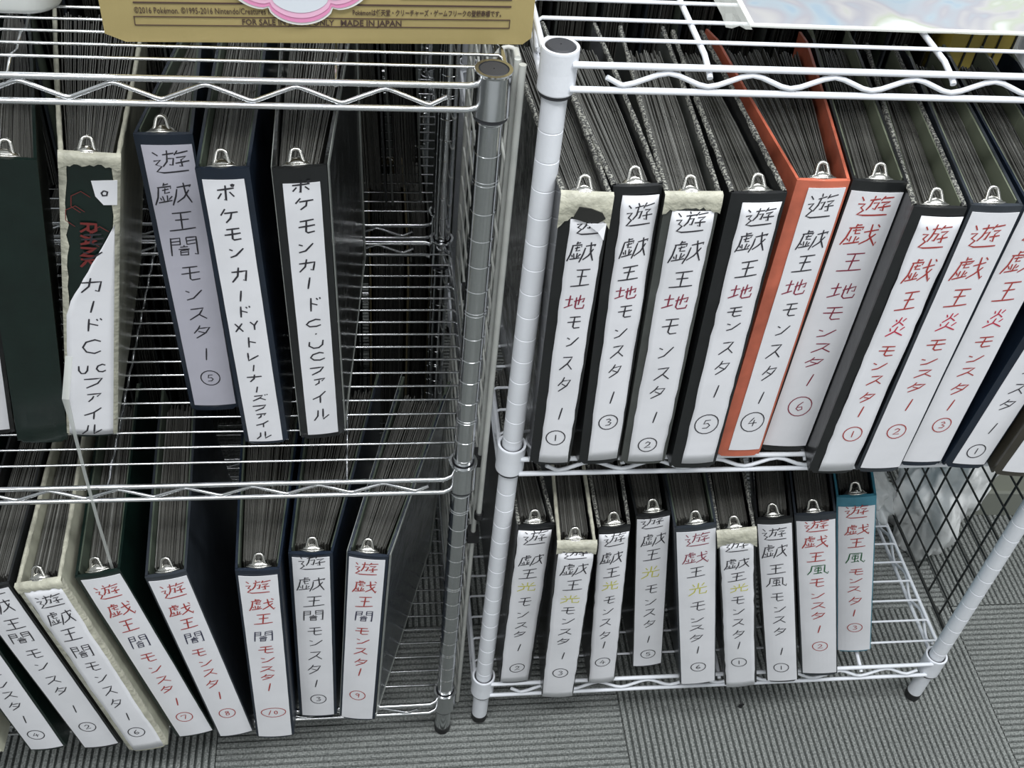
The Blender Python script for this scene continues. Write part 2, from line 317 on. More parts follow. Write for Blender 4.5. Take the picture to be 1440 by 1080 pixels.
# ---------------------------------------------------------------- binders
T = {
'A0': {'o':[-0.503,0.036,0.4926],'r':[8.0,7.0,1.0],'w':0.043,'h':0.31,'f':[0.0,0.0],'g':[]},
'A1': {'o':[-0.4536,0.0256,0.4921],'r':[3.85,6.36,1.35],'w':0.043,'h':0.3101,'f':[0.0,0.0],'g':[]},
'A2': {'o':[-0.4097,0.0304,0.494],'r':[8.96,9.08,1.51],'w':0.0421,'h':0.3091,'f':[-3.3,6.6],'g':[('モ',0.232),('ン',0.2161),('カ',0.1841),('ー',0.1608),('ド',0.1408),('C',0.1161),('UC',0.0887),('フ',0.0711),('ァ',0.053),('イ',0.0317),('ル',0.0117)]},
'A3': {'o':[-0.3036,0.0687,0.4873],'r':[-0.1,-1.56,1.3],'w':0.0447,'h':0.3099,'f':[7.6,-2.6],'g':[('遊',0.285),('戯',0.255),('王',0.2279),('闇',0.2011),('モ',0.1717),('ン',0.1482),('ス',0.1257),('タ',0.1042),('ー',0.0757),('5',0.045)]},
'A4': {'o':[-0.2496,0.0237,0.4873],'r':[0.14,-2.22,1.24],'w':0.0399,'h':0.3089,'f':[0.7,4.7],'g':[('ポ',0.2884),('ケ',0.2669),('モ',0.2482),('ン',0.2303),('カ',0.2074),('ー',0.1845),('ド',0.1671),('XY',0.1501),('ト',0.1318),('レ',0.1148),('ー',0.1008),('ナ',0.0883),('ー',0.0738),('ズ',0.0628),('フ',0.0496),('ァ',0.0391),('イ',0.0275),('ル',0.0127)]},
'A5': {'o':[-0.1978,0.0282,0.4873],'r':[5.25,-1.49,1.45],'w':0.0406,'h':0.3082,'f':[2.8,13.7],'g':[('ポ',0.2914),('ケ',0.2759),('モ',0.2529),('ン',0.232),('カ',0.2134),('ー',0.1943),('ド',0.1705),('C',0.1492),('・',0.1367),('U',0.1238),('C',0.109),('フ',0.0911),('ァ',0.0774),('イ',0.0568),('ル',0.0337)]},
'B0': {'o':[-0.578,-0.063,0.0802],'r':[0.0,-9.0,0.0],'w':0.042,'h':0.31,'f':[0.0,0.0],'g':[]},
'B1': {'o':[-0.51,-0.059,0.0802],'r':[0.0,-8.0,0.0],'w':0.04,'h':0.31,'f':[0.0,0.0],'g':[]},
'B2': {'o':[-0.452,-0.06,0.0802],'r':[0.0,-10.0,0.0],'w':0.041,'h':0.31,'f':[0.0,0.0],'g':[('遊',0.3061),('戯',0.2792),('王',0.2502),('闇',0.2263),('モ',0.1965),('ン',0.1736),('ス',0.1473),('タ',0.126),('ー',0.0876),('2',0.0489)]},
'B3': {'o':[-0.4,-0.0682,0.0851],'r':[0.14,-10.86,-1.08],'w':0.0411,'h':0.312,'f':[-0.1,-1.1],'g':[('遊',0.2856),('戯',0.2586),('王',0.2307),('闇',0.2005),('モ',0.173),('ン',0.1502),('ス',0.1266),('タ',0.1024),('ー',0.0745),('6',0.0411)]},
'B4': {'o':[-0.3523,-0.0531,0.0826],'r':[2.27,-10.49,-0.52],'w':0.0425,'h':0.3109,'f':[-3.5,1.9],'g':[('遊',0.2836),('戯',0.2534),('王',0.2259),('闇',0.196),('モ',0.1663),('ン',0.144),('ス',0.1226),('タ',0.1036),('ー',0.0765),('7',0.0438)]},
'B5': {'o':[-0.3054,-0.0547,0.0815],'r':[3.8,-7.32,-0.29],'w':0.0387,'h':0.3101,'f':[0.4,1.5],'g':[('遊',0.2851),('戯',0.2536),('王',0.2299),('闇',0.204),('モ',0.176),('ン',0.1554),('ス',0.1371),('タ',0.1154),('ー',0.0902),('8',0.0518)]},
'B6': {'o':[-0.2636,-0.0581,0.0836],'r':[-0.09,0.37,-0.67],'w':0.0417,'h':0.3108,'f':[-6.3,4.7],'g':[('遊',0.2861),('戯',0.2569),('王',0.2329),('闇',0.203),('モ',0.1786),('ン',0.1601),('ス',0.1426),('タ',0.1276),('ー',0.108),('10',0.0555)]},
'B7': {'o':[-0.2166,-0.0322,0.0808],'r':[-1.4,0.69,0.24],'w':0.0425,'h':0.31,'f':[2.2,9.8],'g':[('遊',0.2973),('戯',0.2618),('王',0.2323),('闇',0.2069),('モ',0.1779),('ン',0.1563),('ス',0.1312),('タ',0.104),('ー',0.0744),('3',0.0407)]},
'B8': {'o':[-0.1702,-0.0382,0.084],'r':[-7.09,2.58,-0.42],'w':0.0401,'h':0.3105,'f':[9.0,18.2],'g':[('遊',0.29),('戯',0.2604),('王',0.2348),('闇',0.2096),('モ',0.1823),('ン',0.1636),('ス',0.1446),('タ',0.1236),('ー',0.1037),('9',0.0548)]},
'C1': {'o':[0.0146,-0.0191,0.4992],'r':[-4.54,-1.76,1.42],'w':0.0405,'h':0.3084,'f':[-10.2,-8.7],'g':[('遊',0.2812),('戯',0.2563),('王',0.2304),('地',0.2041),('モ',0.1815),('ン',0.1605),('ス',0.1354),('タ',0.1094),('ー',0.0712),('1',0.0397)]},
'C2': {'o':[0.0612,-0.0222,0.5001],'r':[0.99,-2.3,-0.2],'w':0.0379,'h':0.3112,'f':[-5.9,-1.3],'g':[('遊',0.2855),('戯',0.2542),('王',0.2293),('地',0.2094),('モ',0.1889),('ン',0.1653),('ス',0.1442),('タ',0.1216),('ー',0.0894),('3',0.0575)]},
'C3': {'o':[0.1017,-0.0215,0.4992],'r':[-2.37,-2.28,0.97],'w':0.0422,'h':0.3086,'f':[-0.7,-0.8],'g':[('遊',0.2843),('戯',0.2558),('王',0.2274),('地',0.2039),('モ',0.1764),('ン',0.1476),('ス',0.1211),('タ',0.098),('ー',0.0657),('2',0.0289)]},
'C4': {'o':[0.1482,-0.0287,0.4997],'r':[-0.55,-1.76,-0.12],'w':0.0435,'h':0.3113,'f':[1.1,-2.0],'g':[('遊',0.29),('戯',0.2661),('王',0.2399),('地',0.2171),('モ',0.195),('ン',0.1786),('ス',0.1543),('タ',0.1318),('ー',0.1032),('5',0.0605)]},
'C5': {'o':[0.1955,-0.017,0.5022],'r':[-0.5,-0.29,-0.67],'w':0.0428,'h':0.3115,'f':[-2.8,8.2],'g':[('遊',0.2884),('戯',0.2561),('王',0.2323),('地',0.2078),('モ',0.1831),('ン',0.1607),('ス',0.136),('タ',0.1103),('ー',0.0792),('4',0.0477)]},
'C6': {'o':[0.2425,-0.0073,0.4992],'r':[-3.63,-0.16,0.19],'w':0.0444,'h':0.3116,'f':[5.4,5.2],'g':[('遊',0.289),('戯',0.2609),('王',0.2331),('地',0.2025),('モ',0.177),('ン',0.1547),('ス',0.1369),('タ',0.1195),('ー',0.0972),('6',0.0628)]},
'C7': {'o':[0.2824,-0.0379,0.4992],'r':[-2.58,-0.23,0.25],'w':0.0428,'h':0.3092,'f':[7.1,5.4],'g':[('遊',0.2819),('戯',0.2484),('王',0.2169),('炎',0.1887),('モ',0.161),('ン',0.1432),('ス',0.1259),('タ',0.1046),('ー',0.0863),('1',0.057)]},
'C8': {'o':[0.3306,-0.038,0.4992],'r':[-1.11,-0.63,0.31],'w':0.0422,'h':0.3114,'f':[6.1,5.6],'g':[('遊',0.2827),('戯',0.2498),('王',0.2197),('炎',0.193),('モ',0.1668),('ン',0.1474),('ス',0.1327),('タ',0.1159),('ー',0.0932),('2',0.0583)]},
'C9': {'o':[0.378,-0.031,0.4992],'r':[-1.0,0.0,0.0],'w':0.042,'h':0.31,'f':[0.0,0.0],'g':[('遊',0.2826),('戯',0.2502),('王',0.22),('炎',0.19),('モ',0.1628),('ン',0.1432),('ス',0.1267),('タ',0.1061),('ー',0.0849),('3',0.0583)]},
'C10': {'o':[0.427,-0.039,0.5036],'r':[-2.0,6.0,0.0],'w':0.042,'h':0.31,'f':[0.0,0.0],'g':[('ン',0.1346),('ス',0.1094),('タ',0.0891),('ー',0.0574),('1',0.0255)]},
'C11': {'o':[0.476,-0.048,0.5043],'r':[-2.0,7.0,0.0],'w':0.042,'h':0.31,'f':[0.0,0.0],'g':[('2',0.0132)]},
'D1': {'o':[0.0165,-0.011,0.098],'r':[1.1,-1.53,1.76],'w':0.0399,'h':0.3084,'f':[0.0,-4.1],'g':[('遊',0.2904),('戯',0.2521),('王',0.2278),('光',0.204),('モ',0.1754),('ン',0.1501),('ス',0.1284),('タ',0.1106),('ー',0.0818),('2',0.0359)]},
'D2': {'o':[0.0661,-0.0308,0.098],'r':[-3.45,-2.87,2.41],'w':0.0374,'h':0.3085,'f':[0.0,-1.3],'g':[('遊',0.2937),('戯',0.2662),('王',0.2378),('光',0.211),('モ',0.1889),('ン',0.1691),('ス',0.1474),('タ',0.128),('ー',0.0959),('3',0.0576)]},
'D3': {'o':[0.1243,-0.0169,0.098],'r':[1.12,-5.84,1.62],'w':0.0324,'h':0.3089,'f':[0.0,3.4],'g':[('遊',0.2906),('戯',0.2594),('王',0.2336),('光',0.2096),('モ',0.1807),('ン',0.158),('ス',0.1362),('タ',0.1108),('ー',0.0893),('4',0.0495)]},
'D4': {'o':[0.1821,0.0019,0.098],'r':[-0.29,-8.79,2.02],'w':0.0358,'h':0.3079,'f':[0.0,3.9],'g':[('遊',0.2973),('戯',0.2659),('王',0.2385),('光',0.2061),('モ',0.1723),('ン',0.1461),('ス',0.1237),('タ',0.1006),('ー',0.0657),('5',0.0311)]},
'D5': {'o':[0.2362,-0.0243,0.098],'r':[-3.42,-11.88,0.7],'w':0.0429,'h':0.3091,'f':[0.0,2.2],'g':[('遊',0.2886),('戯',0.2577),('王',0.2321),('光',0.2003),('モ',0.1673),('ン',0.1403),('ス',0.1243),('タ',0.1034),('ー',0.0775),('6',0.0396)]},
'D6': {'o':[0.2912,-0.0295,0.098],'r':[-5.51,-13.8,1.32],'w':0.038,'h':0.3085,'f':[0.0,0.0],'g':[('遊',0.2864),('戯',0.2548),('王',0.2314),('光',0.21),('モ',0.1866),('ン',0.1641),('ス',0.1424),('タ',0.1187),('ー',0.0943),('1',0.0565)]},
'D7': {'o':[0.3445,-0.026,0.098],'r':[-10.7,-15.63,0.32],'w':0.0376,'h':0.3097,'f':[0.0,0.0],'g':[('遊',0.2863),('戯',0.2575),('王',0.2264),('風',0.2033),('モ',0.1756),('ン',0.1526),('ス',0.1318),('タ',0.1091),('ー',0.0681),('1',0.0331)]},
'D8': {'o':[0.3909,-0.0195,0.098],'r':[-11.24,-16.17,0.82],'w':0.0426,'h':0.3092,'f':[0.0,0.0],'g':[('遊',0.2915),('戯',0.2649),('王',0.2388),('風',0.2157),('モ',0.1921),('ン',0.1679),('ス',0.1486),('タ',0.1289),('ー',0.1016),('2',0.0659)]},
'D9': {'o':[0.4462,0.0121,0.098],'r':[-11.23,-16.12,2.37],'w':0.041,'h':0.3082,'f':[0.0,0.0],'g':[('遊',0.2834),('戯',0.2518),('王',0.2283),('風',0.2),('モ',0.1723),('ン',0.1553),('ス',0.138),('タ',0.1144),('ー',0.0886),('3',0.0558)]},
}

KD = {'地': 'm', '炎': 'p', '光': 'y', '風': 'k', '闇': 'k'}
# key: cover colour, label fractions (l, r, bottom, top), style, extras
BK = {
'A0': ('black', (.1, .92, .02, 0.985), 'k', ''), 'A1': ('green', None, '', ''), 'A2': ('cream', 'torn', 'k', 'tape'), 'A3': ('navy', (.10, .96, .025, 0.971), 'k', 'lilac lining'), 'A4': ('navy', (.10, .88, .012, 0.971), 'k', 'lining'),
'A5': ('black', (.16, .86, .02, 0.956), 'k', 'film pocket'), 'B0': ('cream', (.05, .9, .02, 0.985), 'k', ''), 'B1': ('green', (.06, .94, .015, 0.985), 'k', ''), 'B2': ('black', (.05, .95, .015, 0.985), 'k', ''),
'B3': ('cream', (.10, .93, .012, 0.981), 'k', 'tape'), 'B4': ('green', (.10, .97, .012, 0.985), 'rr', 'lining'), 'B5': ('slate', (.05, .97, .012, 0.981), 'rr', 'lining'), 'B6': ('navy', (.06, .94, .012, 0.976), 'rr', 'lining'), 'B7': ('navy', (.08, .93, .012, 0.985), 'k', 'lining'), 'B8': ('navy', (.05, .93, .012, 0.985), 'rr', 'film lining pocket'),
'C1': ('black', (.22, .93, .015, .930), 'k', 'film tape hole'), 'C2': ('black', (.20, .95, .02, 0.976), 'k', 'scuff'), 'C3': ('grey', (.14, .93, .015, 0.956), 'k', 'tape scuff'), 'C4': ('black', (.22, .93, .025, 0.976), 'k', 'scuff'), 'C5': ('orange', (.24, .95, .03, 0.981), 'k', ''),
'C6': ('black', (.03, .98, .025, 0.971), 'mm', 'lining'), 'C7': ('black', (.20, .98, .015, 0.976), 'rr', 'lining scuff'), 'C8': ('slate', (.06, .98, .02, 0.981), 'rr', 'lining'), 'C9': ('navy', (.05, .97, .02, 0.981), 'rr', 'lining'), 'C10': ('navy', (.16, .95, .02, 0.976), 'k', 'lining'), 'C11': ('brown', (.18, .95, .02, 0.976), 'k', ''),
'D1': ('black', (.02, .92, .012, 0.981), 'k', 'scuff'), 'D2': ('black', (.02, .97, .0, .955), 'k', 'tape scuff creamedge'), 'D3': ('black', (.02, .96, .005, 0.976), 'k', 'scuff'), 'D4': ('black', (.03, .97, .012, 0.985), 'k', ''), 'D5': ('slate', (.04, .97, .006, 0.981), 'mk', 'lining'), 'D6': ('black', (.04, .93, .0, .945), 'k', 'tape scuff'),
'D7': ('black', (.04, .96, .012, 0.976), 'k', ''), 'D8': ('slate', (.04, .97, .02, 0.971), 'rg', ''), 'D9': ('teal', (.04, .97, .012, 0.950), 'rg', '')}
CN = {'black': 'black', 'green': 'dark green', 'cream': 'cream worn', 'navy': 'navy blue', 'slate': 'blue-black', 'grey': 'dark grey', 'orange': 'orange', 'brown': 'brown-black', 'teal': 'light blue', 'tan': 'tan'}
OV = {'C1': dict(o=[.0152, -.0191, .4992], r=[-4.54, -.9, 1.42], w=.0375, f=(-9, -9.0)), 'C2': dict(f=(-4.0, -1.3)), 'C9': dict(o=[.3765, -.031, .4992], f=(6, 6)), 'C10': dict(o=[.4195, -.036, .5020], r=[-2, 4, 0], f=(5, 5)), 'C11': dict(o=[.4645, -.048, .5030], r=[-2, 5, 0], f=(5, 5)),
      'A1': dict(r=[6, 6.36, 1.35], f=(-2, -6)), 'A0': dict(f=(0, -1)), 'A2': dict(f=(-2, 6.6)), 'A5': dict(f=(5, 10)), 'A4': dict(f=(.7, 1)), 'B8': dict(f=(6.5, 10)), 'B3': dict(f=(-.1, -3)), 'B4': dict(f=(-.5, -1.3)), 'B5': dict(f=(.4, .5)), 'B6': dict(f=(-2, 3.2)),
      'C6': dict(f=(5.4, 4.4)), 'C7': dict(f=(8, 4.9)), 'C8': dict(f=(7.4, 5.4)), 'D2': dict(f=(0, -2.2)), 'D3': dict(f=(1.6, 3.4)), 'D4': dict(f=(0, 2.6)), 'D5': dict(f=(0, .8)), 'D1': dict(o=[.0174, -.011, .098], r=[1.1, -1.0, 1.76], w=.0372, f=(0, -4.1))}
for k, d in OV.items(): T[k].update(d)
def page_stack(root, wI, D, H, fl, fr, seed, n=32, x0=0.):
    rnd = random.Random(seed); b = MB(); tl, tr = math.tan(R(fl)), math.tan(R(fr)); y0 = .020
    for i in range(n):
        f = (i + .5) / n
        yn = y0 + rnd.uniform(0, .004); yf = D - .022 - rnd.uniform(0, .012) * (1 + math.sin(i * 1.3) * .5)
        xn = .0035 + (wI - .007) * (.5 + (f - .5) * .93); 
        xa = .0055 + tl * yf; xb = wI - .0055 + tr * yf; xf = xa + (xb - xa) * f + rnd.uniform(-.0007, .0007)
        xm = (xn + xf) / 2 + (f - .5) * .002 + rnd.uniform(-.0004, .0004)
        th = (wI - .010) / n * rnd.uniform(.78, 1.0); zt = H - .012 - rnd.uniform(0, .0030); z0 = .014
        t = rnd.random(); tone = .30 + .45 * t if rnd.random() < .90 else .85 + .15 * t
        if tone > .8: th *= .5
        ym = (yn + yf) / 2; dz = rnd.uniform(-.0015, .0015)
        for (xa_, ya_, za_), (xb_, yb_, zb_) in (((xn, yn, zt - .001), (xm, ym, zt + dz * .5)), ((xm, ym, zt + dz), (xf, yf, zt + dz))):
            b.hexa([(xa_ - th / 2, ya_, z0), (xa_ + th / 2, ya_, z0), (xb_ + th / 2, yb_, z0), (xb_ - th / 2, yb_, z0),
                    (xa_ - th / 2, ya_, za_), (xa_ + th / 2, ya_, za_), (xb_ + th / 2, yb_, zb_), (xb_ - th / 2, yb_, zb_)], 0, max(.02, tone))
    o = b.build('card_pages', FOLD, root); o['kind'] = 'stuff'; return o
def cover(root, xs, side, D, H, fl, cm, extras, seed, dark=False):
    t = .0024; rnd = random.Random(seed); tn = math.tan(R(fl)); ny = 8; b = MB(); vs = []
    for j in range(ny + 1):
        f = j / ny; y = .0012 + (D - .0012) * f; bow = math.sin(math.pi * f) * .0008 * side
        x = xs + tn * y + bow
        hb = .006 * max(0, (f - .97) / .03); 
        xa, xb = (x, x + t) if side < 0 else (x - t, x)
        vs += [(xa, y, hb), (xb, y, hb), (xb, y, H - hb), (xa, y, H - hb)]
    fs = []
    for j in range(ny):
        a = 4 * j; c = a + 4
        fs += [(a, a + 1, c + 1, c), (a + 1, a + 2, c + 2, c + 1), (a + 2, a + 3, c + 3, c + 2), (a + 3, a, c, c + 3)]
    fs += [(0, 3, 2, 1), (4 * ny, 4 * ny + 1, 4 * ny + 2, 4 * ny + 3)]
    o = b.add(vs, fs).build('cover', cm, root)
    if 'lining' in extras:
        l = MB(); q = t + .0003
        for (ya, yb) in ((.008, D * .5), (D * .5, D - .006)):
            xa, xb = xs + tn * ya + .0004 * side, xs + tn * yb + .0006 * side
            if side < 0: A = [(xa + t * .5, ya), (xa + q + .0012, ya), (xb + q + .0012, yb), (xb + t * .5, yb)]
            else: A = [(xa - q - .0012, ya), (xa - t * .5, ya), (xb - t * .5, yb), (xb - q - .0012, yb)]
            l.hexa([(x, y, .006) for x, y in A] + [(x, y, H - .0008) for x, y in A])
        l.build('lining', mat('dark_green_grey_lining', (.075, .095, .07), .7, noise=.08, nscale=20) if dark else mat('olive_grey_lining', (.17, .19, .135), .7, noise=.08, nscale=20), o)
    if 'pocket' in extras:
        fm = mat('welded_film_edge', (.34, .36, .34), .3, bump=.4, bscale=80); P_ = MB(); e = .0005 * side
        def q_(ya, yb, za, zb_):
            xa, xb = xs + tn * ya + e, xs + tn * yb + e
            A = [(xa, ya), (xa + .0006 * side, ya), (xb + .0006 * side, yb), (xb, yb)]
            if side < 0: A = [A[1], A[0], A[3], A[2]]
            P_.hexa([(x, y, za) for x, y in A] + [(x, y, zb_) for x, y in A])
        q_(.002, .009, .002, H); q_(D - .014, D - .001, .002, H); q_(.009, D - .014, H - .007, H); q_(.009, D - .014, .002, .007)
        P_.build('pocket_edge', fm, o)['kind'] = 'stuff'
    if 'scuff' in extras or 'tape' in extras:
        m = TAPE if 'creamedge' in extras or 'cream' in cm.name else SCUFF
        e = MB(); nn = 26; up_ = []; vs = []
        for j in range(nn + 1):
            f = j / nn; y = .002 + (D - .004) * f; x = xs + tn * y + math.sin(math.pi * f) * .0008 * side - side * t / 2
            hw = t * .5 + .0004 + rnd.uniform(0, .0006); dn = rnd.uniform(.0008, .0028)
            vs += [(x - hw, y, H - dn), (x - hw * .7, y, H + .0006 + rnd.uniform(0, .0006)), (x + hw * .7, y, H + .0006 + rnd.uniform(0, .0006)), (x + hw, y, H - dn)]
        fs = []
        for j in range(nn):
            a = 4 * j; c = a + 4; fs += [(a, c, c + 1, a + 1), (a + 1, c + 1, c + 2, a + 2), (a + 2, c + 2, c + 3, a + 3)]
        e.add(vs, fs, smooth=True).build('worn_edge', m, o)
    return o
def binder(key, spec, T_, D=.262, label=None, group=None, back=False):
    col, lab, style, ex = spec; wI, H = T_['w'], T_['h']; rnd = random.Random(sum(ord(c) * 7 for c in key) * 13 + 5)
    ph, th, ti = [R(a) for a in T_['r']]; fl, fr = T_['f']
    root = link('ring_binder', None); T_['o'] = list(T_['o']); T_['o'][2] += .0011
    Rm = Matrix.Rotation(ph, 3, 'Z') @ Matrix.Rotation(ti, 3, 'X') @ Matrix.Rotation(th, 3, 'Y')
    mw = Rm.to_4x4(); mw.translation = Vector(T_['o']); root.matrix_world = mw
    tag(root, label, 'binder', group)
    bulge = .0016; worn = 'tape' in ex or 'scuff' in ex
    wav = .0006 if worn else .0002; p1, p2 = rnd.uniform(0, 6), rnd.uniform(0, 6)
    def surf0(x, z):
        u = 2 * x / wI - 1
        return -bulge * max(0, 1 - u * u)
    def surf(x, z): return surf0(x, z) - .0006 - wav * (1 + math.sin(z * 55 + p1) * math.cos(x * 90 + p2))
    cm = cover_mat(col if col != 'cream' else 'cream'); sm = cover_mat('green') if col == 'cream' and lab == 'torn' else cm
    # spine: curved board with rounded lower corners
    nx, nz = 8, 12; b = MB(); vs = []; rc = .005
    for j in range(nz + 1):
        z = H * (j / nz)
        if j == 1: z = rc
        ins = rc * (1 - math.sqrt(max(0, 1 - (1 - min(1, z / rc)) ** 2))) if z < rc else 0
        for i in range(nx + 1):
            x = ins + (wI - 2 * ins) * i / nx; vs.append((x, surf0(x, z), z))
    n1 = len(vs); vs += [(x, .0026, z) for x, y, z in vs]
    fs = []
    q = nx + 1
    for j in range(nz):
        for i in range(nx):
            a = j * q + i; fs.append((a, a + 1, a + q + 1, a + q)); fs.append((a + n1, a + q + n1, a + q + 1 + n1, a + 1 + n1))
    for i in range(nx): fs.append((i, i + n1, i + 1 + n1, i + 1)); a = nz * q + i; fs.append((a, a + 1, a + 1 + n1, a + n1))
    for j in range(nz): a = j * q; fs.append((a, a + q, a + q + n1, a + n1)); a = j * q + nx; fs.append((a, a + n1, a + q + n1, a + q))
    spine = b.add(vs, fs).build('spine', sm, root)
    film = cover_mat(col, True) if 'film' in ex else cm
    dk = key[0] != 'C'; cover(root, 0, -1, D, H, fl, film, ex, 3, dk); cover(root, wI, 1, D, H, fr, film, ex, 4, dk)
    page_stack(root, wI, D, H, fl, fr, rnd.random())
    # ring mechanism: rail down the spine with a trigger loop at its top
    rm = MB().box(wI / 2 - .007, .003, .03, wI / 2 + .007, .0055, H - .012); rm = rm.build('ring_rail', NICK, root)
    g = MB(); cx = wI / 2 + rnd.uniform(-.002, .002); zt = H - .0015
    hw = .0102; tilt = lambda x, h, o_=0.: (cx + x, .0062 + h * .50 + o_, zt + h * .66 - o_ * .3)
    # domed foot, arched loop and rolled lip
    vs = []; na, nb = 12, 6
    for i in range(nb + 1):
        e = i / nb; rr_ = math.sqrt(max(0, 1 - e * e * .92))
        for k in range(na + 1):
            a = math.pi * k / na; x = -hw * rr_ * math.cos(a) * (1 - .38 * e); o_ = -.0042 * rr_ * math.sin(a)
            vs.append(tilt(x, e * .0062, o_ + .001))
    fs = [(i * (na + 1) + k, i * (na + 1) + k + 1, (i + 1) * (na + 1) + k + 1, (i + 1) * (na + 1) + k) for i in range(nb) for k in range(na)]
    g.add(vs, fs, smooth=True)
    lp = [tilt(-.0056, .0015), tilt(-.0047, .0050), tilt(-.0040, .0090)] + [tilt(-.0036 * math.cos(math.pi * k / 8), .0104 + .0034 * math.sin(math.pi * k / 8)) for k in range(9)] + [tilt(.0040, .0090), tilt(.0047, .0050), tilt(.0056, .0015)]
    g.tube(lp, .0017, 8)
    g.tube([tilt(-hw * 1.12, -.0012), tilt(-hw * .8, .0002, -.0022), tilt(-hw * .4, .0006, -.0038), tilt(0, .0008, -.0043), tilt(hw * .4, .0006, -.0038), tilt(hw * .8, .0002, -.0022), tilt(hw * 1.12, -.0012)], [.0009, .0013, .0014, .0014, .0014, .0013, .0009], 8)
    g.build('ring_trigger', NICK, root)
    if back: return root
    # label
    pm_ = PAPER2 if 'lilac' in ex else PAPER
    rows = []; lb = None
    if lab == 'torn':
        for j in range(31):
            t_ = .012 + (.80 - .012) * j / 30; l = .03
            if t_ > .50: l = .03 + (t_ - .50) / .05 * .12 if t_ < .55 else .15 + (t_ - .55) / .09 * .28 if t_ < .64 else .43 + (t_ - .64) / .16 * .48
            rows.append((t_, l + (rnd.uniform(-.015, .03) if t_ > .3 else 0), .93))
    elif lab:
        l, r_, b0, t0 = lab; jag = .012 if worn else .002
        for j in range(25): rows.append((b0 + (t0 - b0) * j / 24, l + rnd.uniform(-jag, jag), r_ + rnd.uniform(-jag, jag)))
    if rows:
        lm = MB(); vs = []; k = 8
        for t_, l, r_ in rows:
            for i in range(k + 1): x = wI * (l + (r_ - l) * i / k); vs.append((x, surf(x, H * t_), H * t_))
        n1 = len(vs); vs += [(x, y + .0004, z) for x, y, z in vs]; q = k + 1; m_ = len(rows)
        fs = [(j * q + i, j * q + i + 1, (j + 1) * q + i + 1, (j + 1) * q + i) for j in range(m_ - 1) for i in range(k)]
        fs += [(i, i + n1, i + 1 + n1, i + 1) for i in range(k)] + [((m_ - 1) * q + i, (m_ - 1) * q + i + 1, (m_ - 1) * q + i + 1 + n1, (m_ - 1) * q + i + n1) for i in range(k)]
        fs += [(j * q, (j + 1) * q, (j + 1) * q + n1, j * q + n1) for j in range(m_ - 1)] + [(j * q + k, j * q + k + n1, (j + 1) * q + k + n1, (j + 1) * q + k) for j in range(m_ - 1)]
        lb = lm.add(vs, fs, smooth=worn).build('label', pm_, root)
    s2 = lambda x, z: surf(x, z) - .00025
    if lb and T_['g']:
        inks = [INK[c] for c in 'krmygpn']; idx = {c: i for i, c in enumerate('krmygpn')}
        tb = MB(); gl = T_['g']; l, r_ = (.1, .93) if lab == 'torn' else lab[:2]
        cx = wI * (l + r_) / 2; lw = wI * (r_ - l); red = style != 'k'
        for i, (ch, z) in enumerate(gl):
            up_d = abs(gl[i - 1][1] - z) if i else abs(gl[1][1] - z) if len(gl) > 1 else .03
            dn_d = abs(gl[i + 1][1] - z) if i < len(gl) - 1 else up_d
            sp = min(up_d, dn_d, .034); kan = ch in '遊戯王地闇光炎風'
            if style == 'k': c = {'地': 'm', '光': 'y'}.get(ch, 'k')
            elif style == 'rr': c = {'闇': 'n', '炎': 'p'}.get(ch, 'r')
            elif style == 'rg': c = {'風': 'g'}.get(ch, 'r')
            elif style == 'mm': c = 'm' if ch != '遊' and ch != '戯' else 'r'
            else: c = {'光': 'y', '遊': 'm', '戯': 'm'}.get(ch, 'k')
            if key == 'C5': c = 'm' if ch == '地' else 'k'
            wd = .00135 if c in 'kmn' else .0015
            if key in ('A4', 'A5', 'A2'): wd = .0016
            g_ = '戲' if ch == '戯' and red else ch
            jx = rnd.uniform(-.0012, .0012)
            if ch[0].isdigit():
                w2, h2 = (.0140, .0105) if ch != '10' else (.0215, .0105)
                if key in ('C6', 'C4', 'C5'): w2 *= 1.25; h2 *= 1.35
                if key == 'C11': pass
                pts = [(cx + jx + w2 * .62 * math.cos(a * math.pi / 9), z + h2 * .78 * math.sin(a * math.pi / 9) * 1.15) for a in range(19)]
                ribbon(tb, pts, .0011, s2, idx[c])
                if ch == '10': glyph(tb, '1', cx - .003, z, .006, h2 * 1.1, .0011, s2, idx[c], rnd, .3); glyph(tb, '0', cx + .0035, z, .006, h2 * .8, .0011, s2, idx[c], rnd)
                else: glyph(tb, ch, cx + jx, z, w2 * .6, h2 * .95, .0011, s2, idx[c], rnd)
                continue
            if ch in ('XY', 'UC'):
                glyph(tb, ch[0], cx - lw * .22, z - .001, lw * .28, .011, wd, s2, idx[c], rnd); glyph(tb, ch[1], cx + lw * .2, z + .001, lw * .28, .011, wd, s2, idx[c], rnd); continue
            if kan: gw = lw * (.80 if ch in '遊戯' else .66); gh = sp * (.88 if ch in '遊戯' else .80)
            else: gw = lw * .48; gh = sp * .76
            if key in ('A2', 'A5'): gw *= 1.15
            if ch == 'ー': gh = min((up_d + dn_d) / 2, .026) * .62
            if ch == 'ン': gh *= .85
            if ch in '・': gw = gh = .006
            if red and kan: gw *= .88
            glyph(tb, g_, cx + jx + (0 if ch != 'ー' else 0), z, gw, gh, wd, s2, idx[c], rnd, .06)
        tb.build('handwriting', inks, lb)['kind'] = 'stuff'
